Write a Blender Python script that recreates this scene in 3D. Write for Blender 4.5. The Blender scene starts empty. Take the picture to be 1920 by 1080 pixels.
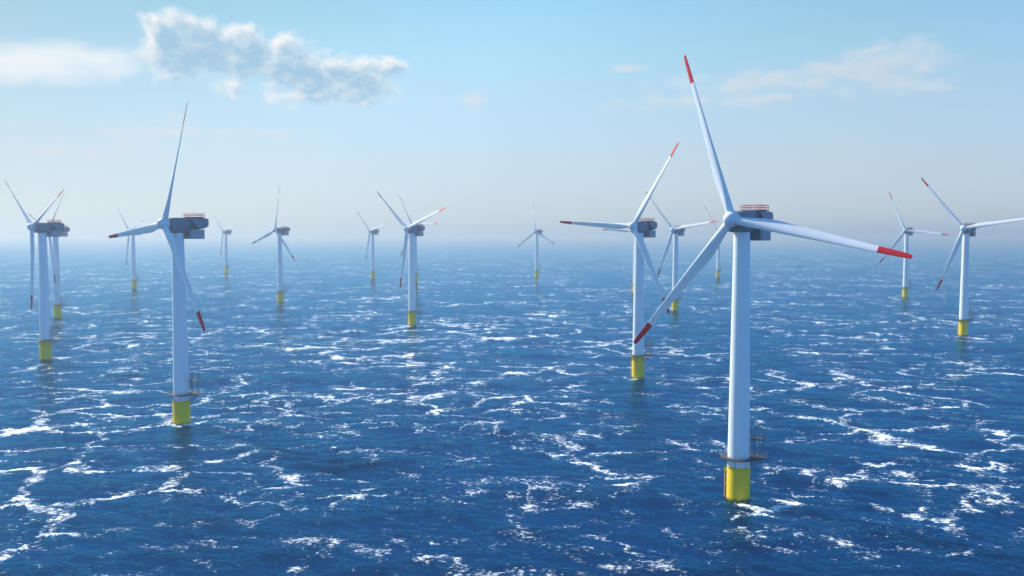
import bpy, bmesh, math, random
import numpy as np
from mathutils import Vector, Matrix

R = math.radians
random.seed(7)
scene = bpy.context.scene
col = scene.collection

# ------------------------------------------------------------------ view
FPX, CAM_H, PITCH = 1688.56, 83.97, 0.05925
cam_d = bpy.data.cameras.new('camera')
cam = bpy.data.objects.new('camera', cam_d)
col.objects.link(cam)
cam.location = (0, 0, CAM_H)
cam.rotation_euler = (math.pi / 2 - PITCH, 0, 0)
cam_d.sensor_width = 36
cam_d.lens = FPX / 1920 * 36
cam_d.clip_start = 1
cam_d.clip_end = 100000
cam_d.dof.use_dof = True
cam_d.dof.focus_distance = 300
cam_d.dof.aperture_fstop = 0.055
scene.camera = cam

SUN_AZ, SUN_EL = R(-49), R(39)          # azimuth clockwise from +Y, elevation
SUN_DIR = Vector((math.sin(SUN_AZ) * math.cos(SUN_EL), math.cos(SUN_AZ) * math.cos(SUN_EL), math.sin(SUN_EL)))

scene.view_settings.view_transform = 'Standard'
scene.view_settings.look = 'None'
scene.view_settings.exposure = 0.55
scene.view_settings.gamma = 1
scene.cycles.max_bounces = 8
scene.cycles.volume_bounces = 1
scene.cycles.use_denoising = True
scene.cycles.sample_clamp_direct = 2.5
scene.cycles.sample_clamp_indirect = 6


# ------------------------------------------------------------------ node helper
class NT:
    def __init__(s, tree):
        s.t = tree

    def n(s, kind, **kw):
        nd = s.t.nodes.new(kind)
        for k, v in kw.items():
            setattr(nd, k, v)
        return nd

    def put(s, sock, v):
        if hasattr(v, 'is_linked') or isinstance(v, bpy.types.NodeSocket):
            s.t.links.new(v, sock)
        else:
            sock.default_value = v

    def m(s, op, a, b=0.0, c=0.0, clamp=False):
        nd = s.n('ShaderNodeMath', operation=op, use_clamp=clamp)
        s.put(nd.inputs[0], a)
        s.put(nd.inputs[1], b)
        s.put(nd.inputs[2], c)
        return nd.outputs[0]

    def ramp(s, x, lo, hi, a=0.0, b=1.0):
        nd = s.n('ShaderNodeMapRange', interpolation_type='SMOOTHSTEP')
        s.put(nd.inputs[0], x)
        for i, v in enumerate((lo, hi, a, b)):
            s.put(nd.inputs[i + 1], v)
        return nd.outputs[0]

    def mix(s, f, a, b):
        nd = s.n('ShaderNodeMix', data_type='RGBA')
        s.put(nd.inputs[0], f)
        s.put(nd.inputs[6], a)
        s.put(nd.inputs[7], b)
        return nd.outputs[2]

    def xyz(s, x, y, z=0.0):
        nd = s.n('ShaderNodeCombineXYZ')
        for i, v in enumerate((x, y, z)):
            s.put(nd.inputs[i], v)
        return nd.outputs[0]

    def sep(s, v):
        nd = s.n('ShaderNodeSeparateXYZ')
        s.put(nd.inputs[0], v)
        return nd.outputs

    def noise(s, vec, scale, detail=4, rough=0.55, dist=0.0, color=False):
        nd = s.n('ShaderNodeTexNoise')
        s.put(nd.inputs['Vector'], vec)
        nd.inputs['Scale'].default_value = scale
        nd.inputs['Detail'].default_value = detail
        nd.inputs['Roughness'].default_value = rough
        nd.inputs['Distortion'].default_value = dist
        return nd.outputs['Color' if color else 'Fac']

    def vmath(s, op, a, b):
        nd = s.n('ShaderNodeVectorMath', operation=op)
        s.put(nd.inputs[0], a)
        if op == 'SCALE':
            s.put(nd.inputs[3], b)
        else:
            s.put(nd.inputs[1], b)
        return nd.outputs[0]


# ------------------------------------------------------------------ sky
def px_to_dir(px, py):
    """azimuth, elevation (degrees) of a direction of the photograph"""
    X, Y = (px - 960) / FPX, (540 - py) / FPX
    d = Vector((X, math.cos(PITCH) + Y * math.sin(PITCH), Y * math.cos(PITCH) - math.sin(PITCH)))
    return math.degrees(math.atan2(d.x, d.y)), math.degrees(math.atan2(d.z, math.hypot(d.x, d.y)))


DEG = math.degrees(1 / FPX)


def cloud_group(name, blobs, scale, stretch, amp, detail=7, rough=0.6, seed=0.0):
    g = bpy.data.node_groups.new(name, 'ShaderNodeTree')
    g.interface.new_socket('U', in_out='INPUT', socket_type='NodeSocketFloat')
    g.interface.new_socket('V', in_out='INPUT', socket_type='NodeSocketFloat')
    g.interface.new_socket('D', in_out='OUTPUT', socket_type='NodeSocketFloat')
    q = NT(g)
    gi = q.n('NodeGroupInput')
    go = q.n('NodeGroupOutput')
    U, V = gi.outputs[0], gi.outputs[1]
    M = None
    for (px, py, rx, ry, rot, w) in blobs:
        a, e = px_to_dir(px, py)
        dx, dy = q.m('SUBTRACT', U, a), q.m('SUBTRACT', V, e)
        c, s_ = math.cos(R(rot)), math.sin(R(rot))
        x = q.m('DIVIDE', q.m('ADD', q.m('MULTIPLY', dx, c), q.m('MULTIPLY', dy, s_)), rx * DEG)
        y = q.m('DIVIDE', q.m('SUBTRACT', q.m('MULTIPLY', dy, c), q.m('MULTIPLY', dx, s_)), ry * DEG)
        rr = q.m('SQRT', q.m('ADD', q.m('MULTIPLY', x, x), q.m('MULTIPLY', y, y)))
        mm = q.m('MULTIPLY', q.m('SUBTRACT', 1.0, rr), w)
        M = mm if M is None else q.m('SMOOTH_MAX', M, mm, 0.25)
    vec = q.xyz(U, q.m('MULTIPLY', V, stretch), seed)
    f = q.noise(vec, scale, detail, rough, 0.3)
    f2 = q.noise(vec, scale * 0.35, 3, 0.5, 0.0)
    n = q.m('ADD', q.m('MULTIPLY', q.m('SUBTRACT', f, 0.5), amp), q.m('MULTIPLY', q.m('SUBTRACT', f2, 0.5), amp * 0.6))
    q.put(go.inputs[0], q.m('ADD', M, n))
    return g


world = bpy.data.worlds.new('World')
scene.world = world
world.use_nodes = True
wt = world.node_tree
wt.nodes.clear()
w = NT(wt)
sky = w.n('ShaderNodeTexSky', sky_type='NISHITA')
sky.sun_disc = False
sky.sun_elevation = SUN_EL
sky.sun_rotation = SUN_AZ
sky.altitude = 0
sky.air_density = 1.0
sky.dust_density = 0.6
sky.ozone_density = 1.6

tc = w.n('ShaderNodeTexCoord')
dx, dy, dz = w.sep(tc.outputs['Generated'])
AZ = w.m('MULTIPLY', w.m('ARCTAN2', dx, dy), 180 / math.pi)
EL = w.m('MULTIPLY', w.m('ARCSINE', dz), 180 / math.pi)


# blue added to unseen sky overhead and away from sun, colouring sea and shade
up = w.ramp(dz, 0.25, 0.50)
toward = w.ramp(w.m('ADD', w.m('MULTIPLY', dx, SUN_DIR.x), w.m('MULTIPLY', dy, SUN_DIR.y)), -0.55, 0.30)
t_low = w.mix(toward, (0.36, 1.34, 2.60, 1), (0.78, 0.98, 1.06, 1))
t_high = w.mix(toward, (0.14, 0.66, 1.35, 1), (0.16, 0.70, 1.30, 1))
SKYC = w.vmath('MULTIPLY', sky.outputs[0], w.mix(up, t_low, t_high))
near_sun = w.m('ADD', w.m('ADD', w.m('MULTIPLY', dx, SUN_DIR.x), w.m('MULTIPLY', dy, SUN_DIR.y)), w.m('MULTIPLY', dz, SUN_DIR.z))
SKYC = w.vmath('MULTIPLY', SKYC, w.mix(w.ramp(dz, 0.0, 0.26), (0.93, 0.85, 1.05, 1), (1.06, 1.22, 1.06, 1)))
SKYC = w.vmath('SCALE', SKYC, w.ramp(near_sun, 0.60, 0.96, 1.0, 0.46))       # sky colour dimmed towards the sun to tame its glow


def add_cloud(base, grp, lo, hi, bright, shade, t0, t1, opac, off=(-0.42, 0.38)):
    a = w.n('ShaderNodeGroup')
    a.node_tree = grp
    w.put(a.inputs[0], AZ)
    w.put(a.inputs[1], EL)
    b = w.n('ShaderNodeGroup')
    b.node_tree = grp
    w.put(b.inputs[0], w.m('ADD', AZ, off[0]))
    w.put(b.inputs[1], w.m('ADD', EL, off[1]))
    alpha = w.m('MULTIPLY', w.ramp(a.outputs[0], lo, hi), opac)
    thick = w.ramp(b.outputs[0], t0, t1)         # cloud lying between this point and the sun
    puff = w.ramp(w.noise(w.xyz(AZ, w.m('MULTIPLY', EL, 1.5), 2.2), 0.85, 4, 0.55, 0.3), 0.40, 0.75, 1.0, 0.58)   # brighter billows in the body
    return w.mix(alpha, base, w.mix(w.m('MULTIPLY', thick, puff), bright, shade))


big = cloud_group('cumulus', [
    (345, 80, 95, 62, -8, 1.0), (440, 110, 120, 62, -10, 1.0), (560, 130, 150, 62, -12, 1.05), (650, 140, 110, 45, -8, 0.95),
    (715, 125, 75, 26, -4, 0.8), (575, 178, 110, 26, 4, 0.9), (440, 160, 50, 26, 0, 0.7), (330, 135, 60, 22, 0, 0.55),
    (670, 190, 45, 10, 0, 0.35)], 0.72, 1.25, 1.45, seed=3.3)
cir = cloud_group('veil', [(40, 118, 200, 42, 3, 1.0), (210, 150, 20, 10, 0, 0.4), (-120, 110, 160, 60, 0, 0.9)],
                  0.28, 2.6, 1.1, detail=5, rough=0.5, seed=8.1)
thin = cloud_group('thin_clouds', [
    (1440, 150, 130, 26, 5, 0.8), (1560, 135, 110, 26, 8, 0.85), (1650, 125, 110, 42, 4, 0.95), (1240, 190, 140, 16, 3, 0.75),
    (1420, 186, 90, 14, 2, 0.75), (1280, 155, 80, 20, 0, 0.5), (890, 187, 26, 15, 0, 0.75), (1178, 128, 45, 9, 0, 0.7),
    (820, 188, 12, 8, 0, 0.5), (1700, 155, 80, 18, 0, 0.6), (280, 245, 150, 14, 0, 0.45), (480, 250, 90, 9, 0, 0.4),
    (100, 285, 170, 16, 0, 0.4), (320, 222, 26, 12, 0, 0.5)],
    0.7, 2.2, 1.75, detail=7, rough=0.55, seed=14.7)

K = 7.6     # clouds are written in the sky's own units, the strength below is 0.1
def c3(r, g, b):
    return (r * K, g * K, b * K, 1)
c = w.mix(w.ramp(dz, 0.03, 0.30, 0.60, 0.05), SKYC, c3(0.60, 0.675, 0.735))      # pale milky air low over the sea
c = add_cloud(c, cir, -0.05, 0.75, c3(0.93, 0.95, 0.97), c3(0.86, 0.90, 0.95), 0.2, 1.2, 0.85)
c = add_cloud(c, thin, -0.16, 0.80, c3(0.80, 0.80, 0.82), c3(0.66, 0.72, 0.78), 0.1, 0.9, 0.55)
c = add_cloud(c, big, 0.02, 0.55, c3(0.97, 0.97, 0.96), c3(0.36, 0.57, 0.75), 0.0, 0.66, 0.90)
bg = w.n('ShaderNodeBackground')
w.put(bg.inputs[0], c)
bg.inputs[1].default_value = 0.09
wo = w.n('ShaderNodeOutputWorld')
w.put(wo.inputs[0], bg.outputs[0])

sun_d = bpy.data.lights.new('sun', 'SUN')
sun_d.energy = 5.0
sun_d.angle = R(0.5)
sun_d.color = (1.0, 0.95, 0.88)
sun = bpy.data.objects.new('sun', sun_d)
col.objects.link(sun)
sun.rotation_euler = SUN_DIR.to_track_quat('Z', 'Y').to_euler()
sun.location = SUN_DIR * 3000


# ------------------------------------------------------------------ materials
def paint(name, rgb, rough=0.4, var=0.08, streak=0.0, streak_rgb=(0.25, 0.2, 0.15), metal=0.0, scale=0.35, weed=None):
    m = bpy.data.materials.new(name)
    m.use_nodes = True
    q = NT(m.node_tree)
    bs = m.node_tree.nodes['Principled BSDF']
    t = q.n('ShaderNodeTexCoord')
    x, y, z = q.sep(t.outputs['Object'])
    v = q.xyz(x, y, q.m('MULTIPLY', z, 0.35))
    n = q.noise(v, scale, 5, 0.6)
    f = q.m('ADD', 1.0, q.m('MULTIPLY', q.m('SUBTRACT', n, 0.5), 2 * var))
    cc = q.vmath('SCALE', rgb, f)
    if streak:
        vs = q.xyz(q.m('MULTIPLY', x, 2.2), q.m('MULTIPLY', y, 2.2), q.m('MULTIPLY', z, 0.10))
        sn = q.ramp(q.noise(vs, 1.0, 4, 0.6), 0.56, 0.78)
        cc = q.mix(q.m('MULTIPLY', sn, streak), cc, (*streak_rgb, 1))
    if weed:                                   # algae and wet grime along the waterline
        f_ = q.ramp(q.m('ADD', z, q.m('MULTIPLY', q.m('SUBTRACT', q.noise(t.outputs['Object'], 1.1, 4, 0.6), 0.5), 2.2)), weed, weed + 0.9, 0.85, 0.0)
        cc = q.mix(f_, cc, (0.09, 0.10, 0.025, 1))
    q.put(bs.inputs['Base Color'], cc)
    bs.inputs['Specular IOR Level'].default_value = 0.3
    q.put(bs.inputs['Roughness'], q.ramp(n, 0.2, 0.8, rough - 0.07, rough + 0.1))
    bs.inputs['Metallic'].default_value = metal
    return m


M_WHITE = paint('white_paint', (0.80, 0.81, 0.82), 0.38, 0.03, 0.12, (0.55, 0.53, 0.48))
M_BLADE = paint('blade_gelcoat', (0.80, 0.81, 0.82), 0.32, 0.025)
M_HUB = paint('hub_paint', (0.72, 0.74, 0.76), 0.36, 0.03)
M_RED = paint('red_paint', (0.64, 0.004, 0.018), 0.42, 0.06)
M_RAIL = paint('rail_red', (0.62, 0.006, 0.016), 0.5, 0.05)
M_YEL = paint('yellow_paint', (0.86, 0.57, 0.006), 0.42, 0.07, 0.30, (0.42, 0.30, 0.03), weed=1.7)
M_GREY = paint('nacelle_grey', (0.17, 0.20, 0.25), 0.42, 0.05)
M_LID = paint('nacelle_lid_grey', (0.20, 0.23, 0.28), 0.45, 0.05)
M_COOL = paint('cooler_grey', (0.36, 0.38, 0.41), 0.5, 0.05)
M_DARK = paint('dark_louvre', (0.035, 0.04, 0.05), 0.6, 0.05)
M_STEEL = paint('galvanised_steel', (0.15, 0.16, 0.18), 0.5, 0.08, 0.25, (0.16, 0.11, 0.09), 0.3)
M_GRATE = paint('deck_grating', (0.05, 0.055, 0.065), 0.7, 0.12)


# ------------------------------------------------------------------ mesh helper
def obj(name, bm, mats, parent=None, smooth=True, angle=35):
    me = bpy.data.meshes.new(name)
    bmesh.ops.recalc_face_normals(bm, faces=bm.faces)
    if smooth:
        for f in bm.faces:
            f.smooth = True
        for e in bm.edges:
            if len(e.link_faces) == 2 and e.calc_face_angle(0) > R(angle):
                e.smooth = False
    bm.to_mesh(me)
    bm.free()
    for m in (mats if isinstance(mats, (list, tuple)) else [mats]):
        me.materials.append(m)
    o = bpy.data.objects.new(name, me)
    col.objects.link(o)
    if parent:
        o.parent = parent
    return o


def lathe(bm, prof, seg=64, cap=True, cx=0, cy=0, mi=0):
    rings = []
    for r, z in prof:
        rings.append([bm.verts.new((cx + r * math.cos(2 * math.pi * k / seg), cy + r * math.sin(2 * math.pi * k / seg), z)) for k in range(seg)])
    for a, b in zip(rings, rings[1:]):
        for k in range(seg):
            bm.faces.new((a[k], a[(k + 1) % seg], b[(k + 1) % seg], b[k])).material_index = mi
    if cap:
        bm.faces.new(rings[0][::-1]).material_index = mi
        bm.faces.new(rings[-1]).material_index = mi


def loft(bm, sections, cap=True, mi=0):
    rings = [[bm.verts.new(p) for p in s] for s in sections]
    n = len(rings[0])
    for a, b in zip(rings, rings[1:]):
        for k in range(n):
            bm.faces.new((a[k], a[(k + 1) % n], b[(k + 1) % n], b[k])).material_index = mi
    if cap:
        bm.faces.new(rings[0][::-1]).material_index = mi
        bm.faces.new(rings[-1]).material_index = mi
    return rings


def bar(bm, a, b, r=0.05, n=6):
    a, b = Vector(a), Vector(b)
    d = (b - a).normalized()
    s = d.cross(Vector((0, 0, 1)) if abs(d.z) < 0.9 else Vector((1, 0, 0))).normalized()
    t = d.cross(s)
    loft(bm, [[p + (s * math.cos(2 * math.pi * k / n) + t * math.sin(2 * math.pi * k / n)) * r for k in range(n)] for p in (a, b)])


def box(bm, lo, hi, bev=0.0, rot=0.0):
    cen = (Vector(lo) + Vector(hi)) / 2
    size = Vector(hi) - Vector(lo)
    r = bmesh.ops.create_cube(bm, size=1, matrix=Matrix.Rotation(rot, 4, 'Z') @ Matrix.Translation(cen) @ Matrix.Diagonal((*size, 1)))
    if bev:
        ed = {e for v in r['verts'] for e in v.link_edges}
        bmesh.ops.bevel(bm, geom=list(ed), offset=bev, segments=2, affect='EDGES')


def tag(o, label=None, cat=None, group=None, kind=None):
    for k, v in (('label', label), ('category', cat), ('group', group), ('kind', kind)):
        if v:
            o[k] = v
    return o


# ------------------------------------------------------------------ wind turbine (local +X is upwind, +Z up, origin at sea level)
HUB_Z, OVER, BLADE_L = 90.0, 6.24, 55.0
DECK = 14.9
YAW0 = 227.6


def tower_r(z):
    return 3.50 + (2.52 - 3.50) * max(0.0, min(1.0, (z - 8) / 79.0))


def foil(chord, thick, beta, z, circ, bend=0.0):
    """closed section of the blade: leading edge towards +Y turned by beta towards +X"""
    n = 28
    pts = []
    for k in range(n):
        th = 2 * math.pi * k / n
        # ellipse-ish round section
        ex, ey = math.cos(th) * 0.5, math.sin(th) * 0.5
        # aerofoil: x from +0.3 (leading) to -0.7 (trailing)
        xx = 0.5 * (1 + math.cos(th))            # 1 at leading edge, 0 at trailing edge
        u = 1 - xx                               # chord station from the leading edge
        yt = 5 * 1.0 * (0.2969 * math.sqrt(max(u, 0)) - 0.1260 * u - 0.3516 * u * u + 0.2843 * u ** 3 - 0.1036 * u ** 4)
        yt = yt * (1 if math.sin(th) >= 0 else -0.75)
        cx = (0.32 - u) * chord
        cy = yt * thick
        rx, ry = ex * chord, ey * thick
        X = cx * (1 - circ) + rx * circ
        Y = cy * (1 - circ) + ry * circ
        pts.append((X * math.sin(beta) - Y * math.cos(beta) + bend, X * math.cos(beta) + Y * math.sin(beta), z))
    return pts


ST = [  # station, chord, thickness, twist (deg), roundness
    (0.030, 2.60, 2.60, 14, 1.0), (0.065, 2.60, 2.55, 14, 1.0), (0.10, 2.75, 2.40, 14, 0.8), (0.14, 3.10, 2.15, 14, 0.45),
    (0.18, 3.50, 1.90, 14, 0.18), (0.22, 3.72, 1.66, 15, 0.04), (0.26, 3.72, 1.46, 15, 0.0), (0.32, 3.55, 1.22, 16, 0), (0.40, 3.25, 1.00, 17, 0),
    (0.50, 2.88, 0.80, 19, 0), (0.60, 2.56, 0.64, 20.5, 0), (0.70, 2.28, 0.52, 22, 0), (0.78, 2.08, 0.43, 23, 0), (0.828, 1.97, 0.38, 23.5, 0)]
ST_TIP = [(0.828, 1.97, 0.38, 23.5, 0), (0.90, 1.76, 0.32, 24, 0), (0.95, 1.58, 0.27, 24.3, 0), (0.98, 1.42, 0.22, 24.5, 0),
          (0.993, 1.22, 0.17, 24.5, 0), (1.0, 0.80, 0.10, 24.5, 0)]


def build_turbine():
    root = bpy.data.objects.new('wind_turbine', None)
    col.objects.link(root)
    root.empty_display_size = 5

    # --- yellow foundation, white tower (height of the paint line varies: two pairs of meshes)
    def foundation(zp):
        bm = bmesh.new()
        lathe(bm, [(3.66, -14), (3.66, zp - 0.15), (3.60, zp)], 72)
        return bm

    def tower(zp):
        bm = bmesh.new()
        prof = [(3.50, zp + 0.004)]
        for k in range(1, 26):
            z = zp + (86.0 - zp) * k / 25
            prof.append((tower_r(z), z))
        for zf in (zp + 18.0, zp + 45.0):        # bolted section joints
            r = tower_r(zf)
            prof += [(r, zf - 0.14), (r + 0.03, zf - 0.12), (r + 0.03, zf + 0.12), (r, zf + 0.14)]
        prof.sort(key=lambda p: p[1])
        lathe(bm, prof, 72)
        return bm
    parts = {}
    parts['foundation_low'] = obj('foundation', foundation(12.1), M_YEL, root)
    parts['tower_low'] = obj('tower', tower(12.1), M_WHITE, root)
    hi_f = obj('foundation', foundation(14.3), M_YEL)
    hi_t = obj('tower', tower(14.3), M_WHITE)

    # --- boat landing: two fender tubes with stubs and a ladder (seen against the yellow foundation)
    bm = bmesh.new()
    A0 = R(168 - YAW0)           # towards world -X
    for ang in (A0 - 0.12, A0 + 0.12):
        x, y = 4.25 * math.cos(ang), 4.25 * math.sin(ang)
        bar(bm, (x, y, -8), (x, y, 11.2), 0.12, 8)
        for z in (1.8, 6.0, 10.5):
            bar(bm, (x, y, z), (3.55 * math.cos(ang), 3.55 * math.sin(ang), z), 0.12)
    obj('boat_landing', bm, M_YEL, root)
    bm = bmesh.new()
    for s in (-0.05, 0.05):
        x, y = 4.15 * math.cos(A0 + s), 4.15 * math.sin(A0 + s)
        bar(bm, (x, y, -4), (x, y, DECK + 1.2), 0.05)
    for k in range(48):
        z = -3.8 + k * 0.39
        bar(bm, (4.15 * math.cos(A0 - .05), 4.15 * math.sin(A0 - .05), z), (4.15 * math.cos(A0 + .05), 4.15 * math.sin(A0 + .05), z), 0.025, 4)
    obj('ladder', bm, M_STEEL, root)

    # --- service platform: ring deck with a laydown wing, posts and an upper deck
    E = R(6 - YAW0)              # the wing points to world +X
    ce, se = math.cos(E), math.sin(E)

    def L2(x, y, z):             # platform frame -> turbine frame
        return (x * ce - y * se, x * se + y * ce, z)
    bm = bmesh.new()
    seg = 48
    outer = []
    for k in range(seg):
        a = 2 * math.pi * k / seg
        x, y = 5.7 * math.cos(a), 5.7 * math.sin(a)
        if math.cos(a) > 0.55:   # wing: stretched out to a blunt nose
            x = 5.7 * math.cos(a) + 3.6 * (math.cos(a) - 0.55) / 0.45
            x = min(x, 8.9)
        outer.append((x, y))
    inner = [(3.47 * math.cos(2 * math.pi * k / seg), 3.47 * math.sin(2 * math.pi * k / seg)) for k in range(seg)]
    vs = [[bm.verts.new(L2(*p, z)) for p in ring] for ring, z in ((outer, DECK), (inner, DECK), (inner, DECK - 0.26), (outer, DECK - 0.26))]
    for a, b in ((0, 1), (1, 2), (2, 3), (3, 0)):
        for k in range(seg):
            bm.faces.new((vs[a][k], vs[a][(k + 1) % seg], vs[b][(k + 1) % seg], vs[b][k]))
    plat = obj('service_platform', bm, M_GRATE, root, smooth=False)
    # railing round the deck
    bm = bmesh.new()
    for k in range(seg):
        p, q_ = outer[k], outer[(k + 1) % seg]
        for z in (0.55, 1.1):
            bar(bm, L2(*p, DECK + z), L2(*q_, DECK + z), 0.035, 5)
        if k % 2 == 0:
            bar(bm, L2(*p, DECK), L2(*p, DECK + 1.1), 0.04, 5)
    obj('railing', bm, M_STEEL, plat)
    # brackets under the deck
    for k in range(8):
        a = 2 * math.pi * k / 8 + 0.2
        rr = 5.3 if k not in (0, 7) else 7.6
        bm = bmesh.new()
        bar(bm, L2(rr * math.cos(a), rr * math.sin(a), DECK - .3), L2(3.5 * math.cos(a), 3.5 * math.sin(a), DECK - 3.4), 0.09, 6)
        obj('bracket', bm, M_STEEL, plat)
    # upper laydown deck on four posts
    bm = bmesh.new()
    box(bm, (3.9, -1.9, DECK + 5.7), (7.9, 1.9, DECK + 5.9))
    bmesh.ops.rotate(bm, verts=bm.verts, cent=(0, 0, 0), matrix=Matrix.Rotation(E, 3, 'Z'))
    up = obj('upper_deck', bm, M_GRATE, root, smooth=False)
    for (x, y) in ((4.6, -1.7), (7.4, -1.7), (7.4, 1.7), (4.6, 1.7)):
        bm = bmesh.new()
        bar(bm, L2(x, y, DECK), L2(x, y, DECK + 9.4), 0.16, 8)
        obj('post', bm, M_STEEL, up)
    bm = bmesh.new()
    pts = [(4.6, -1.7), (7.4, -1.7), (7.4, 1.7), (4.6, 1.7)]
    for a, b in zip(pts, pts[1:] + pts[:1]):
        bar(bm, L2(*a, DECK + 9.35), L2(*b, DECK + 9.35), 0.08, 6)
        bar(bm, L2(*a, DECK + 7.0), L2(*b, DECK + 7.0), 0.035, 5)
    for k in range(14):
        z = DECK + 0.4 + k * 0.4
        bar(bm, L2(4.6, -0.45, z), L2(4.6, 0.05, z), 0.025, 4)
    bar(bm, L2(4.6, -0.45, DECK), L2(4.6, -0.45, DECK + 6.8), 0.04, 5)
    bar(bm, L2(4.6, 0.05, DECK), L2(4.6, 0.05, DECK + 6.8), 0.04, 5)
    obj('railing', bm, M_STEEL, up)
    # hung cage below the wing, one frame
    bm = bmesh.new()
    for sg in (-1, 1):
        bar(bm, L2(7.6, sg * 1.5, DECK - .3), L2(3.6, sg * 0.8, DECK - 4.2), 0.09)
        bar(bm, L2(6.0, sg * 1.5, DECK - .3), L2(5.3, sg * 1.2, DECK - 2.5), 0.07)
    bar(bm, L2(5.3, -1.2, DECK - 2.5), L2(5.3, 1.2, DECK - 2.5), 0.07)
    obj('brace_frame', bm, M_STEEL, plat)

    # --- nacelle (front body)
    def sect(x, w_, top, bot, ct, cb, n=4):
        """chamfered and rounded section, half width w_, corner cuts ct (top) and cb (bottom)"""
        out = []

        def corner(cy, cz, r1, r2, a0):
            for i in range(n + 1):
                a = a0 + (math.pi / 2) * i / n
                out.append((x, cy + r1 * math.cos(a), cz + r2 * math.sin(a)))
        corner(w_ - ct, top - ct, ct, ct, 0)
        corner(-w_ + ct, top - ct, ct, ct, math.pi / 2)
        corner(-w_ + cb, bot + cb, cb, cb, math.pi)
        corner(w_ - cb, bot + cb, cb, cb, 1.5 * math.pi)
        return out
    Z = HUB_Z
    bm = bmesh.new()
    loft(bm, [sect(4.15, 2.8, Z + 2.3, Z - 3.5, 1.0, 1.1), sect(3.95, 3.2, Z + 2.6, Z - 3.9, 1.0, 1.3), sect(2.6, 3.4, Z + 2.7, Z - 4.0, 1.0, 1.5),
              sect(-3.2, 3.4, Z + 2.7, Z - 4.0, 1.0, 1.5), sect(-3.7, 3.35, Z + 2.65, Z - 2.35, 1.0, 1.5), sect(-6.2, 2.9, Z + 2.6, Z - 2.4, 1.0, 1.2),
              sect(-9.0, 2.8, Z + 2.5, Z - 2.2, 1.0, 1.0)])
    nac = obj('nacelle', bm, M_GREY, root, angle=28)
    # rear hood: proud of the body, its front rim slants back towards the bottom
    hood = []
    base = [sect(0, 4.3, Z + 2.62, Z - 2.35, 0.9, 1.15, 6)]
    for k, (x, sc, lift) in enumerate(((-3.4, 1.0, 0), (-8.0, 1.0, 0), (-10.6, 1.0, 0), (-11.8, .985, .05), (-12.5, .94, .25), (-12.8, .86, .5))):
        ring = []
        for (_, y, z) in base[0]:
            hz = (Z + 2.62 - z) / 5.0          # 0 at top .. 1 at bottom
            xx = x
            if k == 0:
                xx = x - 4.0 * max(hz, 0) ** 0.8
            zz = Z + (z - Z) * sc
            if k >= 2:                          # underside sweeps up to the tail
                zz += (x + 9.8) * -0.42 * (hz ** 2) if x < -9.8 else 0
            ring.append((xx, y * sc, zz))
        hood.append(ring)
    bm = bmesh.new()
    loft(bm, hood)
    obj('rear_hood', bm, M_LID, nac, angle=28)
    # dark air intakes in the slanted front rim, one on each side
    for sgn in (-1, 1):
        bm = bmesh.new()
        prev = None
        for i in range(9):
            t = i / 8
            z = Z + 1.75 - 3.6 * t
            hz = (Z + 2.62 - z) / 5.0
            x = -3.4 - 4.0 * hz ** 0.8
            x1 = x + 0.03 + 0.9 * t
            q1 = Vector((x + 0.03, sgn * 4.26, z))
            q2 = Vector((x1, sgn * 3.44, z))
            v1, v2 = bm.verts.new(q1), bm.verts.new(q2)
            if prev:
                bm.faces.new((prev[0], v1, v2, prev[1]))
            prev = (v1, v2)
        for i in range(7):
            z = Z + 1.4 - i * 0.48
            hz = (Z + 2.62 - z) / 5.0
            x = -3.4 - 4.0 * hz ** 0.8
            bar(bm, (x + 0.05, sgn * 4.26, z), (x + 0.4, sgn * 3.44, z), 0.05, 4)
        obj('air_intake', bm, M_DARK, nac, smooth=False)
    # yaw ring between nacelle and tower
    bm = bmesh.new()
    lathe(bm, [(2.62, 86.02), (2.72, 86.08), (2.72, 86.5)], 48)
    obj('yaw_ring', bm, M_COOL, root)
    # cooler under the tail: wide box of vertical fins
    bm = bmesh.new()
    X0, X1, W2, ZT, ZB = -9.9, -3.9, 4.6, Z - 2.42, Z - 6.6
    box(bm, (X0, -W2, ZB), (X1, W2, ZT), 0.06)
    for f in bm.faces:                                  # dark core behind the fins
        if abs(f.normal.x) > 0.9:
            f.material_index = 1
    for k in range(20):
        y = -W2 + 0.25 + (2 * W2 - 0.5) * k / 19
        box(bm, (X1 + 0.003, y - 0.06, ZB + 0.02), (X1 + 0.40, y + 0.06, ZT - 0.02))
        box(bm, (X0 - 0.40, y - 0.06, ZB + 0.02), (X0 - 0.003, y + 0.06, ZT - 0.02))
    for sgn in (-1, 1):
        for k in range(9):
            x = X0 + 0.3 + (X1 - X0 - 0.6) * k / 8
            y0, y1 = sorted((sgn * (W2 + .003), sgn * (W2 + .06)))
            box(bm, (x - 0.05, y0, ZB + 0.1), (x + 0.05, y1, ZT - 0.1))
    cool = obj('cooler', bm, [M_COOL, M_DARK], nac, smooth=False)
    for y in (-2.0, 2.0):
        for x in (X0 + 0.8, X1 - 0.8):
            bm = bmesh.new()
            box(bm, (x - .2, y - .2, ZT - 0.05), (x + .2, y + .2, Z - 2.1))
            obj('hanger', bm, M_DARK, nac, smooth=False)
    # hoist deck with red railing on top
    bm = bmesh.new()
    HX0, HX1, HW, HZ = -11.3, -4.5, 3.1, Z + 2.95
    box(bm, (HX0, -HW, HZ - 0.16), (HX1, HW, HZ))
    for x in (-10.6, -8.0, -5.2):
        box(bm, (x - .12, -2.4, Z + 2.5), (x + .12, 2.4, HZ - 0.17))
    deck = obj('hoist_deck', bm, M_GRATE, nac, smooth=False)
    bm = bmesh.new()
    per = []
    nx, ny = 6, 5
    for i in range(nx):
        per.append((HX0 + (HX1 - HX0) * i / nx, -HW))
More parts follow.
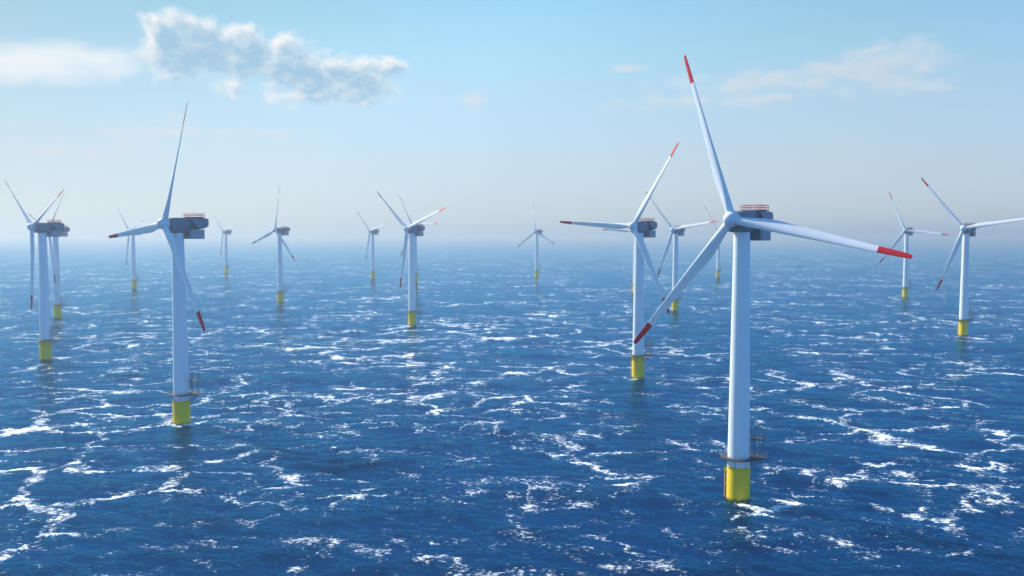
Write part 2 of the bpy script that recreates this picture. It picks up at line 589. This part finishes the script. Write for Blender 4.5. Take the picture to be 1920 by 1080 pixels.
    for i in range(ny):
        per.append((HX1, -HW + 2 * HW * i / ny))
    for i in range(nx):
        per.append((HX1 - (HX1 - HX0) * i / nx, HW))
    for i in range(ny):
        per.append((HX0, HW - 2 * HW * i / ny))
    for p, q_ in zip(per, per[1:] + per[:1]):
        for z in (0.12, 0.9, 1.65):
            bar(bm, (*p, HZ + z), (*q_, HZ + z), 0.07, 5)
        bar(bm, (*p, HZ), (*p, HZ + 1.65), 0.07, 5)
    obj('hoist_railing', bm, M_RAIL, nac)

    # --- hub with nose, three blade collars
    bm = bmesh.new()
    prof = []
    for k in range(0, 15):
        a = math.pi / 2 * k / 14
        prof.append((2.35 * math.cos(a) ** 0.9 if k < 14 else 0.02, 0.5 + 2.55 * math.sin(a)))
    prof = [(1.75, -2.1), (1.95, -1.9), (1.95, -1.5), (2.3, -1.42), (2.38, -0.6)] + prof
    lathe(bm, prof, 48)
    bmesh.ops.rotate(bm, verts=bm.verts, cent=(0, 0, 0), matrix=Matrix.Rotation(math.pi / 2, 3, 'Y'))
    hub = obj('hub', bm, M_HUB, root)
    hub.location = (OVER, 0, HUB_Z)
    for k in range(3):
        bm = bmesh.new()
        lathe(bm, [(1.45, 1.5), (1.45, 2.36), (1.36, 2.45)], 40)
        bmesh.ops.rotate(bm, verts=bm.verts, cent=(0, 0, 0), matrix=Matrix.Rotation(k * 2 * math.pi / 3, 3, 'X'))
        obj('blade_collar', bm, M_HUB, hub)
        bm = bmesh.new()
        a = k * 2 * math.pi / 3 + math.pi / 3
        M = Matrix.Rotation(a, 4, 'X') @ Matrix.Translation((1.55, 0, 2.02)) @ Matrix.Rotation(R(35), 4, 'Y')
        bmesh.ops.create_cone(bm, cap_ends=True, segments=20, radius1=0.42, radius2=0.38, depth=0.35, matrix=M)
        obj('hatch', bm, M_WHITE, hub)

    # generator flange behind the hub
    bm = bmesh.new()
    lathe(bm, [(1.6, 0), (1.6, 0.9)], 40)
    bmesh.ops.rotate(bm, verts=bm.verts, cent=(0, 0, 0), matrix=Matrix.Rotation(math.pi / 2, 3, 'Y'))
    bmesh.ops.translate(bm, verts=bm.verts, vec=(3.6, 0, HUB_Z))
    obj('shaft_flange', bm, M_DARK, nac)

    # --- one blade: white body and red tip
    def sections(st):
        out = []
        for i, (s, ch, th, tw, ci) in enumerate(st):
            out.append(foil(ch, th, R(tw), s * BLADE_L, ci, 0.0))
        return out

    def refine(st, n):
        out = []
        xs = [s[0] for s in st]
        for i in range(n + 1):
            s = xs[0] + (xs[-1] - xs[0]) * i / n
            row = [s]
            for j in range(1, 5):
                row.append(float(np.interp(s, xs, [q_[j] for q_ in st])))
            out.append(row)
        arr = np.array(out)
        for _ in range(2):                       # soften the joints of the table
            arr[1:-1, 1:] = 0.25 * arr[:-2, 1:] + 0.5 * arr[1:-1, 1:] + 0.25 * arr[2:, 1:]
        return [tuple(r_) for r_ in arr]
    bm = bmesh.new()
    loft(bm, sections(refine(ST, 40)))
    blade = obj('blade', bm, M_BLADE, root, angle=50)
    bm = bmesh.new()
    loft(bm, sections([(s + (0.0001 if i == 0 else 0), a, b, c_, d_) for i, (s, a, b, c_, d_) in enumerate(ST_TIP)]))
    tip = obj('blade_tip', bm, M_RED, blade, angle=50)
    tip['label'] = 'red painted blade tip'
    return root, blade, tip, parts, hi_f, hi_t


proto, blade0, tip0, parts0, hiF, hiT = build_turbine()


def kids(o):
    return [c_ for c_ in col.objects if c_.parent is o]


def copy_tree(o, parent=None):
    n = o.copy()
    col.objects.link(n)
    if parent is not None:
        n.parent = parent
    for ch in kids(o):
        copy_tree(ch, n)
    return n


G = 'wind turbines standing in the sea'
#  x, y, yaw, roll of the first blade, height offset, low paint line, label
T = [
    (71.88, 282.04, 226.68, 101.43, -1.32, 1, 'nearest, tallest wind turbine, its broad blade reaching right in front of the grey nacelle'),
    (-146.77, 396.20, 227.94, 24.11, -1.37, 1, 'large left turbine with one thin blade straight up and long grey nacelle seen side-on'),
    (-311.17, 597.67, 228.65, 66.05, -0.94, 0, 'front turbine of the far left pair, one blade hanging straight down'),
    (-458.87, 906.61, 227.64, 48.09, -1.48, 0, 'rear turbine of the far left pair, nacelle half hidden behind the front one'),
    (-575.24, 1369.25, 227.59, 73.55, -0.31, 0, 'distant hazy turbine behind the red-tipped left blade of the large left turbine'),
    (-611.73, 1928.28, 226.86, 74.34, 0.37, 0, "smallest hazy turbine, just right of the large left turbine's side-on nacelle"),
    (-284.36, 1103.67, 227.75, 12.05, -0.39, 0, 'mid-distance turbine with blades in an upright Y, below the big cloud'),
    (-258.26, 1671.50, 227.63, 74.53, 0.14, 0, 'small distant turbine alone just left of the overlapping centre pair'),
    (-91.62, 825.41, 227.94, 70.39, -0.92, 0, 'front turbine of the centre pair, one blade hanging down beside its white tower'),
    (-149.95, 1395.50, 229.96, 88.36, 8.60, 0, "turbine almost hidden behind the centre pair's front tower, yellow base peeping out right"),
    (48.22, 1745.47, 227.66, 116.06, -0.11, 0, 'tiny hazy turbine alone in open sea at the centre, blades in an upright Y'),
    (73.94, 523.98, 227.22, 33.26, -1.14, 0, 'second largest turbine right of centre, red tip of the nearest turbine crossing its tower'),
    (175.31, 1279.98, 225.53, 32.02, -0.36, 0, 'turbine hidden behind a tower left of the nearest one, only its thin left blade showing'),
    (178.59, 983.19, 227.59, 80.65, -0.84, 0, "turbine whose yellow base stands just below the nearest turbine's lower-left blade"),
    (395.46, 1725.89, 227.49, 90.78, 0.52, 0, "faint distant turbine right behind the nearest turbine's hub and lower-left blade"),
    (520.49, 1189.32, 226.42, 96.64, -0.46, 0, 'distant turbine whose tower stands behind the red tip of the long right-hand blade'),
    (373.82, 742.69, 226.46, 81.13, -0.96, 0, 'turbine nearest the right edge, its right blade running out of the photo'),
]
roots = []
for i, (x, y, yaw, roll, zo, low, label) in enumerate(T):
    r = proto if i == 0 else copy_tree(proto)
    r.location = (x, y, zo)
    r.rotation_euler = (0, 0, R(yaw))
    tag(r, label, 'wind turbine', G)
    roots.append(r)
for i, r in enumerate(roots):
    x, y, yaw, roll, zo, low, label = T[i]
    for ch in kids(r):
        n = ch.name.split('.')[0]
        if n == 'foundation' and not low:
            ch.data = hiF.data
        if n == 'tower' and not low:
            ch.data = hiT.data
        if n == 'hub':
            ch.rotation_euler = (R(-roll), 0, 0)
        if n == 'blade':
            for k in range(3):
                b = ch if k == 0 else copy_tree(ch, r)
                b.location = (OVER, 0, HUB_Z)
                b.rotation_euler = (R(-(roll + 120 * k)), 0, 0)
for o in (hiF, hiT):
    bpy.data.objects.remove(o)


# ------------------------------------------------------------------ sea: wind waves from a wave spectrum, one sheet to the horizon
def wave_tile(size, n, wind, wdir, lmin, lmax, seed, hs):
    rng = np.random.default_rng(seed)
    k1 = np.fft.fftfreq(n, size / n) * 2 * np.pi
    kx, ky = np.meshgrid(k1, k1, indexing='ij')
    k = np.hypot(kx, ky)
    k[0, 0] = 1
    Lp = wind ** 2 / 9.81
    ph = np.exp(-1 / (k * Lp) ** 2) / k ** 4
    cosd = (kx * math.cos(wdir) + ky * math.sin(wdir)) / k
    ph *= np.where(cosd > 0, np.abs(cosd) ** 2.2, 0.12 * np.abs(cosd) ** 2)
    ph *= (k > 2 * np.pi / lmax) * np.exp(-(k * lmin / (2 * np.pi)) ** 2)
    ph[0, 0] = 0
    h = (rng.normal(size=(n, n)) + 1j * rng.normal(size=(n, n))) * np.sqrt(ph)
    z = np.fft.ifft2(h).real
    sc = hs / 4 / z.std()
    dxx = np.fft.ifft2(h * 1j * kx / k).real * sc
    dyy = np.fft.ifft2(h * 1j * ky / k).real * sc
    return z * sc, dxx, dyy


def sample(tile, size, x, y):
    n = tile.shape[0]
    u, v = (x / size * n) % n, (y / size * n) % n
    i, j = np.floor(u).astype(int) % n, np.floor(v).astype(int) % n
    fu, fv = u - np.floor(u), v - np.floor(v)
    i2, j2 = (i + 1) % n, (j + 1) % n
    return tile[i, j] * (1 - fu) * (1 - fv) + tile[i2, j] * fu * (1 - fv) + tile[i, j2] * (1 - fu) * fv + tile[i2, j2] * fu * fv


def build_sea():
    # rings whose spacing grows with distance, spokes dense over the wind farm and sparse elsewhere
    dist = [4.0, 30.0, 70.0, 110.0]
    r = 140.0
    while r < 6000:
        dist.append(r)
        r += max(0.45, 0.75 * r * r / (900 * 84))
    while r < 25000:
        dist.append(r)
        r *= 1.12
    dist.append(25000.0)
    dense = np.linspace(-46, 46, 1250)
    sparse = np.linspace(46, 314, 68)[1:-1]
    ang = np.radians(np.concatenate([dense, sparse]))
    D = np.array(dist)
    nr, na = len(D), len(ang)
    d, a = np.meshgrid(D, ang, indexing='ij')
    x, y = d * np.sin(a), d * np.cos(a)
    z = np.zeros_like(x)
    X, Y = x.copy(), y.copy()
    fade = np.clip((np.cos(a) - 0.68) / 0.05, 0, 1)      # waves where the spokes are dense enough to carry them
    cell = np.maximum(np.gradient(D)[:, None], d * 0.00128)
    for (size, n, wind, wdir, lmin, lmax, seed, hs, rot, chop) in (
            (811.0, 1024, 10.5, R(255), 5.0, 90.0, 11, 1.35, 0.0, 1.0),
            (173.0, 512, 6.0, R(240), 1.3, 16.0, 23, 0.30, R(27), 0.8)):
        t = wave_tile(size, n, wind, wdir - rot, lmin, lmax, seed, hs)
        c_, s_ = math.cos(rot), math.sin(rot)
        u, v = x * c_ + y * s_, -x * s_ + y * c_
        amp = fade * np.clip(1.6 - cell / (lmin * 1.1), 0.0, 1) if lmin < 3 else fade * np.clip(1.5 - cell / 22.0, 0.0, 1)
        z += sample(t[0], size, u, v) * amp
        du, dv = sample(t[1], size, u, v) * amp * chop, sample(t[2], size, u, v) * amp * chop
        X += du * c_ - dv * s_
        Y += du * s_ + dv * c_
    co = np.stack([X, Y, z], -1).reshape(-1, 3)
    co = np.concatenate([co, [[0, 0, 0]]])
    i = np.arange(nr - 1)[:, None]
    j = np.arange(na)[None, :]
    j2 = (j + 1) % na
    quads = np.stack([i * na + j, i * na + j2, (i + 1) * na + j2, (i + 1) * na + j], -1).reshape(-1, 4)
    jj = np.arange(na)
    tris = np.stack([np.full(na, nr * na), (jj + 1) % na, jj], -1)
    me = bpy.data.meshes.new('sea')
    me.vertices.add(len(co))
    me.vertices.foreach_set('co', co.astype(np.float32).ravel())
    nl = quads.size + tris.size
    me.loops.add(nl)
    me.loops.foreach_set('vertex_index', np.concatenate([quads.ravel(), tris.ravel()]).astype(np.int32))
    npoly = len(quads) + len(tris)
    me.polygons.add(npoly)
    starts = np.concatenate([np.arange(len(quads)) * 4, quads.size + np.arange(len(tris)) * 3]).astype(np.int32)
    me.polygons.foreach_set('loop_start', starts)
    me.polygons.foreach_set('use_smooth', np.ones(npoly, dtype=bool))
    me.update(calc_edges=True)
    o = bpy.data.objects.new('sea', me)
    col.objects.link(o)
    o['kind'] = 'structure'
    return o


sea = build_sea()


ROWS = [
    (-1.5, 249.0, 25.7, 223.7, 6.5, 0.29),
    (25.7, 223.7, 41.2, 220.1, 6.5, 0.23),
    (-78.5, 245.5, -55.3, 241.1, 6.5, 0.26),
    (-56.4, 239.4, -34.2, 236.1, 6.5, 0.29),
    (-81.3, 307.6, -68.8, 318.3, 7.3, 0.23),
    (-68.8, 318.3, -54.3, 335.3, 7.6, 0.23),
    (-94.4, 494.0, -44.1, 461.3, 13.7, 0.20),
    (-44.1, 461.3, 0.0, 541.9, 12.2, 0.23),
    (-28.0, 469.1, 11.0, 461.3, 12.4, 0.20),
    (12.3, 291.3, 21.6, 276.7, 6.6, 0.26),
    (-17.2, 285.3, -9.2, 307.6, 6.5, 0.26),
    (30.4, 266.0, 57.2, 279.5, 6.5, 0.17),
    (72.5, 273.9, 92.6, 256.0, 6.5, 0.23),
    (136.4, 311.1, 133.9, 285.3, 8.0, 0.17),
    (133.0, 285.3, 109.2, 244.6, 7.2, 0.14),
    (-212.5, 377.3, -194.9, 392.3, 11.1, 0.23),
    (-156.9, 348.8, -138.4, 355.1, 9.4, 0.26),
    (124.2, 432.6, 140.1, 390.1, 11.7, 0.17),
    (26.1, 436.7, 64.9, 401.4, 11.3, 0.20),
    (51.9, 232.1, 65.0, 234.1, 6.5, 0.20),
    (-164.2, 656.3, -84.0, 705.9, 21.0, 0.17),
    (-74.0, 563.8, -22.9, 641.3, 16.3, 0.17),
    (-289.2, 563.8, -240.7, 641.3, 19.1, 0.17),
    (125.0, 359.7, 149.7, 367.3, 9.3, 0.17),
    (43.0, 325.8, 61.5, 341.9, 7.7, 0.17),
    (-122.3, 426.0, -94.0, 413.3, 11.5, 0.17),
    (108.5, 300.9, 139.8, 314.6, 7.4, 0.14),
]


def sea_material():
    m = bpy.data.materials.new('sea_water')
    m.use_nodes = True
    q = NT(m.node_tree)
    bs = m.node_tree.nodes['Principled BSDF']
    geo = q.n('ShaderNodeNewGeometry')
    P = geo.outputs['Position']
    x, y, z = q.sep(P)
    flat = q.xyz(x, y, 0.0)
    # --- foam: torn, wind-drawn filaments in drifts; its white also paints in sun glints
    warp = q.noise(flat, 0.035, 4, 0.6, 0.0, True)
    warp2 = q.noise(flat, 0.22, 4, 0.6, 0.0, True)
    wv = q.vmath('ADD', flat, q.vmath('SCALE', q.vmath('SUBTRACT', warp, (0.5, 0.5, 0.5)), 46.0))
    wv = q.vmath('ADD', wv, q.vmath('SCALE', q.vmath('SUBTRACT', warp2, (0.5, 0.5, 0.5)), 9.0))
    wx, wy, wz = q.sep(wv)

    wx2, wy2, _z = q.sep(q.vmath('ADD', flat, q.vmath('SCALE', q.vmath('SUBTRACT', q.noise(flat, 0.05, 4, 0.6, 0.0, True), (0.5, 0.5, 0.5)), 26.0)))

    def web(scale, ax, ay):
        vo = q.n('ShaderNodeTexVoronoi', feature='DISTANCE_TO_EDGE', voronoi_dimensions='2D')
        q.put(vo.inputs['Vector'], q.xyz(q.m('MULTIPLY', wx, ax), q.m('MULTIPLY', wy, ay), 0))
        vo.inputs['Scale'].default_value = scale
        return vo.outputs['Distance']
    w1 = web(0.024, 1.0, 1.2)
    w2 = web(0.066, 0.85, 1.2)
    w3 = web(0.17, 0.8, 1.2)
    drift = q.ramp(q.noise(flat, 0.0085, 3, 0.55), 0.36, 0.64)
    drift2 = q.ramp(q.noise(q.vmath('ADD', flat, (311.0, 57.0, 0.0)), 0.028, 3, 0.6), 0.38, 0.66)
    drift3 = q.ramp(q.noise(q.vmath('ADD', flat, (91.0, -217.0, 0.0)), 0.019, 4, 0.6), 0.42, 0.66)
    tear = q.noise(q.xyz(q.m('MULTIPLY', x, 0.7), y, 0.0), 0.95, 7, 0.76, 0.3)
    tear2 = q.noise(q.xyz(q.m('MULTIPLY', x, 0.8), y, 4.0), 0.16, 6, 0.64, 0.5)
    a1 = q.m('MULTIPLY', q.ramp(w1, 0.0, 0.12, 1, 0), drift)
    a2 = q.m('MULTIPLY', q.ramp(w2, 0.0, 0.20, 1, 0), drift2)
    dens = q.m('ADD', q.m('MULTIPLY', a1, 0.52), q.m('MULTIPLY', a2, 0.44))
    dens = q.m('ADD', dens, q.m('MULTIPLY', q.m('MULTIPLY', q.ramp(w3, 0.0, 0.26, 1, 0), drift3), 0.20))
    dens = q.m('ADD', dens, q.m('MULTIPLY', q.m('SUBTRACT', tear2, 0.5), 1.05))
    dens = q.m('ADD', dens, q.m('MULTIPLY', z, 0.07))              # crests carry more
    # surf washing round the nearest foundations
    for ti, ox, oy, rx, ry in ((0, 5.0, -4.5, 18.0, 12.0), (1, 1.5, -2.5, 9.0, 8.0), (11, 1.5, -2.5, 9.0, 8.0)):
        ddx, ddy = q.m('SUBTRACT', x, T[ti][0] + ox), q.m('SUBTRACT', y, T[ti][1] + oy)
        rr = q.m('SQRT', q.m('ADD', q.m('POWER', q.m('ABSOLUTE', q.m('DIVIDE', ddx, rx)), 2.0), q.m('POWER', q.m('ABSOLUTE', q.m('DIVIDE', ddy, ry)), 2.0)))
        dens = q.m('ADD', dens, q.m('MULTIPLY', q.ramp(rr, 0.2, 1.0, 1, 0), q.m('MULTIPLY', q.ramp(tear2, 0.40, 0.60), 0.42)))
    # a broad, more broken patch of sea upwind of the middle of the farm
    gx, gy = q.m('DIVIDE', q.m('ADD', x, 110.0), 260.0), q.m('DIVIDE', q.m('SUBTRACT', y, 680.0), 420.0)
    gust = q.m('SQRT', q.m('ADD', q.m('MULTIPLY', gx, gx), q.m('MULTIPLY', gy, gy)))
    dens = q.m('ADD', dens, q.ramp(gust, 0.15, 1.0, 0.10, -0.01))
    # wind rows: long drifts of foam, those at left also standing in for glitter (ends in metres, half width)
    for (x0, y0, x1, y1, hw, amt) in ROWS:
        ex, ey = x1 - x0, y1 - y0
        l2 = ex * ex + ey * ey
        px, py = q.m('SUBTRACT', wx2, x0), q.m('SUBTRACT', wy2, y0)
        h_ = q.m('DIVIDE', q.m('ADD', q.m('MULTIPLY', px, ex), q.m('MULTIPLY', py, ey)), l2, clamp=True)
        ax, ay = q.m('SUBTRACT', px, q.m('MULTIPLY', h_, ex)), q.m('SUBTRACT', py, q.m('MULTIPLY', h_, ey))
        dd = q.m('SQRT', q.m('ADD', q.m('MULTIPLY', ax, ax), q.m('MULTIPLY', ay, ay)))
        dens = q.m('ADD', dens, q.m('MULTIPLY', q.ramp(dd, 0.0, hw, 1, 0), amt))
    foam = q.ramp(q.m('ADD', dens, q.m('MULTIPLY', q.m('SUBTRACT', tear, 0.5), 2.3)), 0.37, 0.84)
    foam = q.m('MULTIPLY', foam, q.ramp(dens, -0.04, 0.22))
    # --- water body
    tint = q.noise(flat, 0.006, 3, 0.5)
    wc = q.mix(tint, (0.0001, 0.0095, 0.036, 1), (0.0002, 0.0145, 0.054, 1))
    q.put(bs.inputs['Base Color'], wc)
    bs.inputs['IOR'].default_value = 1.33
    m.node_tree.nodes['Principled BSDF'].subsurface_method = 'RANDOM_WALK'
    bs.inputs['Subsurface Weight'].default_value = 1.0             # light spreads for metres under the surface
    bs.inputs['Subsurface Radius'].default_value = (4.0, 12.0, 20.0)
    bs.inputs['Subsurface Scale'].default_value = 1.0
    bs.inputs['Specular IOR Level'].default_value = 0.0
    b1 = q.noise(q.xyz(x, q.m('MULTIPLY', y, 1.5), z), 0.55, 5, 0.62, 0.4)
    b2 = q.noise(q.xyz(x, q.m('MULTIPLY', y, 1.3), z), 1.9, 3, 0.6, 0.2)
    hgt = q.m('ADD', q.m('MULTIPLY', b1, 1.0), q.m('MULTIPLY', b2, 0.35))
    bp = q.n('ShaderNodeBump')
    bp.inputs['Strength'].default_value = 1.0
    bp.inputs['Distance'].default_value = 0.42
    q.put(bp.inputs['Height'], hgt)
    q.put(bs.inputs['Normal'], bp.outputs[0])
    gl = q.n('ShaderNodeBsdfGlossy')
    gl.inputs['Color'].default_value = (0.07, 0.59, 1.0, 1)
    gl.inputs['Roughness'].default_value = 0.06
    q.put(gl.inputs['Normal'], bp.outputs[0])
    fr = q.n('ShaderNodeFresnel')
    fr.inputs['IOR'].default_value = 1.33
    q.put(fr.inputs['Normal'], bp.outputs[0])
    wat = q.n('ShaderNodeMixShader')
    q.put(wat.inputs[0], fr.outputs[0])
    q.put(wat.inputs[1], bs.outputs[0])
    q.put(wat.inputs[2], gl.outputs[0])
    fb = q.n('ShaderNodeBsdfDiffuse')
    fb.inputs['Color'].default_value = (0.90, 0.92, 0.93, 1)
    mx = q.n('ShaderNodeMixShader')
    q.put(mx.inputs[0], foam)
    q.put(mx.inputs[1], wat.outputs[0])
    q.put(mx.inputs[2], fb.outputs[0])
    q.put(m.node_tree.nodes['Material Output'].inputs['Surface'], mx.outputs[0])
    return m


sea.data.materials.append(sea_material())


# ------------------------------------------------------------------ haze: one closed box of even thin air
def build_haze():
    bm = bmesh.new()
    box(bm, (-26000, -26000, -6), (26000, 26000, 165))
    o = obj('haze', bm, [], None, smooth=False)
    m = bpy.data.materials.new('sea_haze')
    m.use_nodes = True
    nt = m.node_tree
    nt.nodes.clear()
    out = nt.nodes.new('ShaderNodeOutputMaterial')
    pv = nt.nodes.new('ShaderNodeVolumePrincipled')
    pv.inputs['Color'].default_value = (0.55, 0.60, 0.615, 1)
    pv.inputs['Density'].default_value = 0.00018
    pv.inputs['Density Attribute'].default_value = ''
    pv.inputs['Anisotropy'].default_value = 0.35
    nt.links.new(pv.outputs[0], out.inputs['Volume'])
    m.cycles.homogeneous_volume = True
    o.data.materials.append(m)
    o['kind'] = 'stuff'
    return o


haze = build_haze()
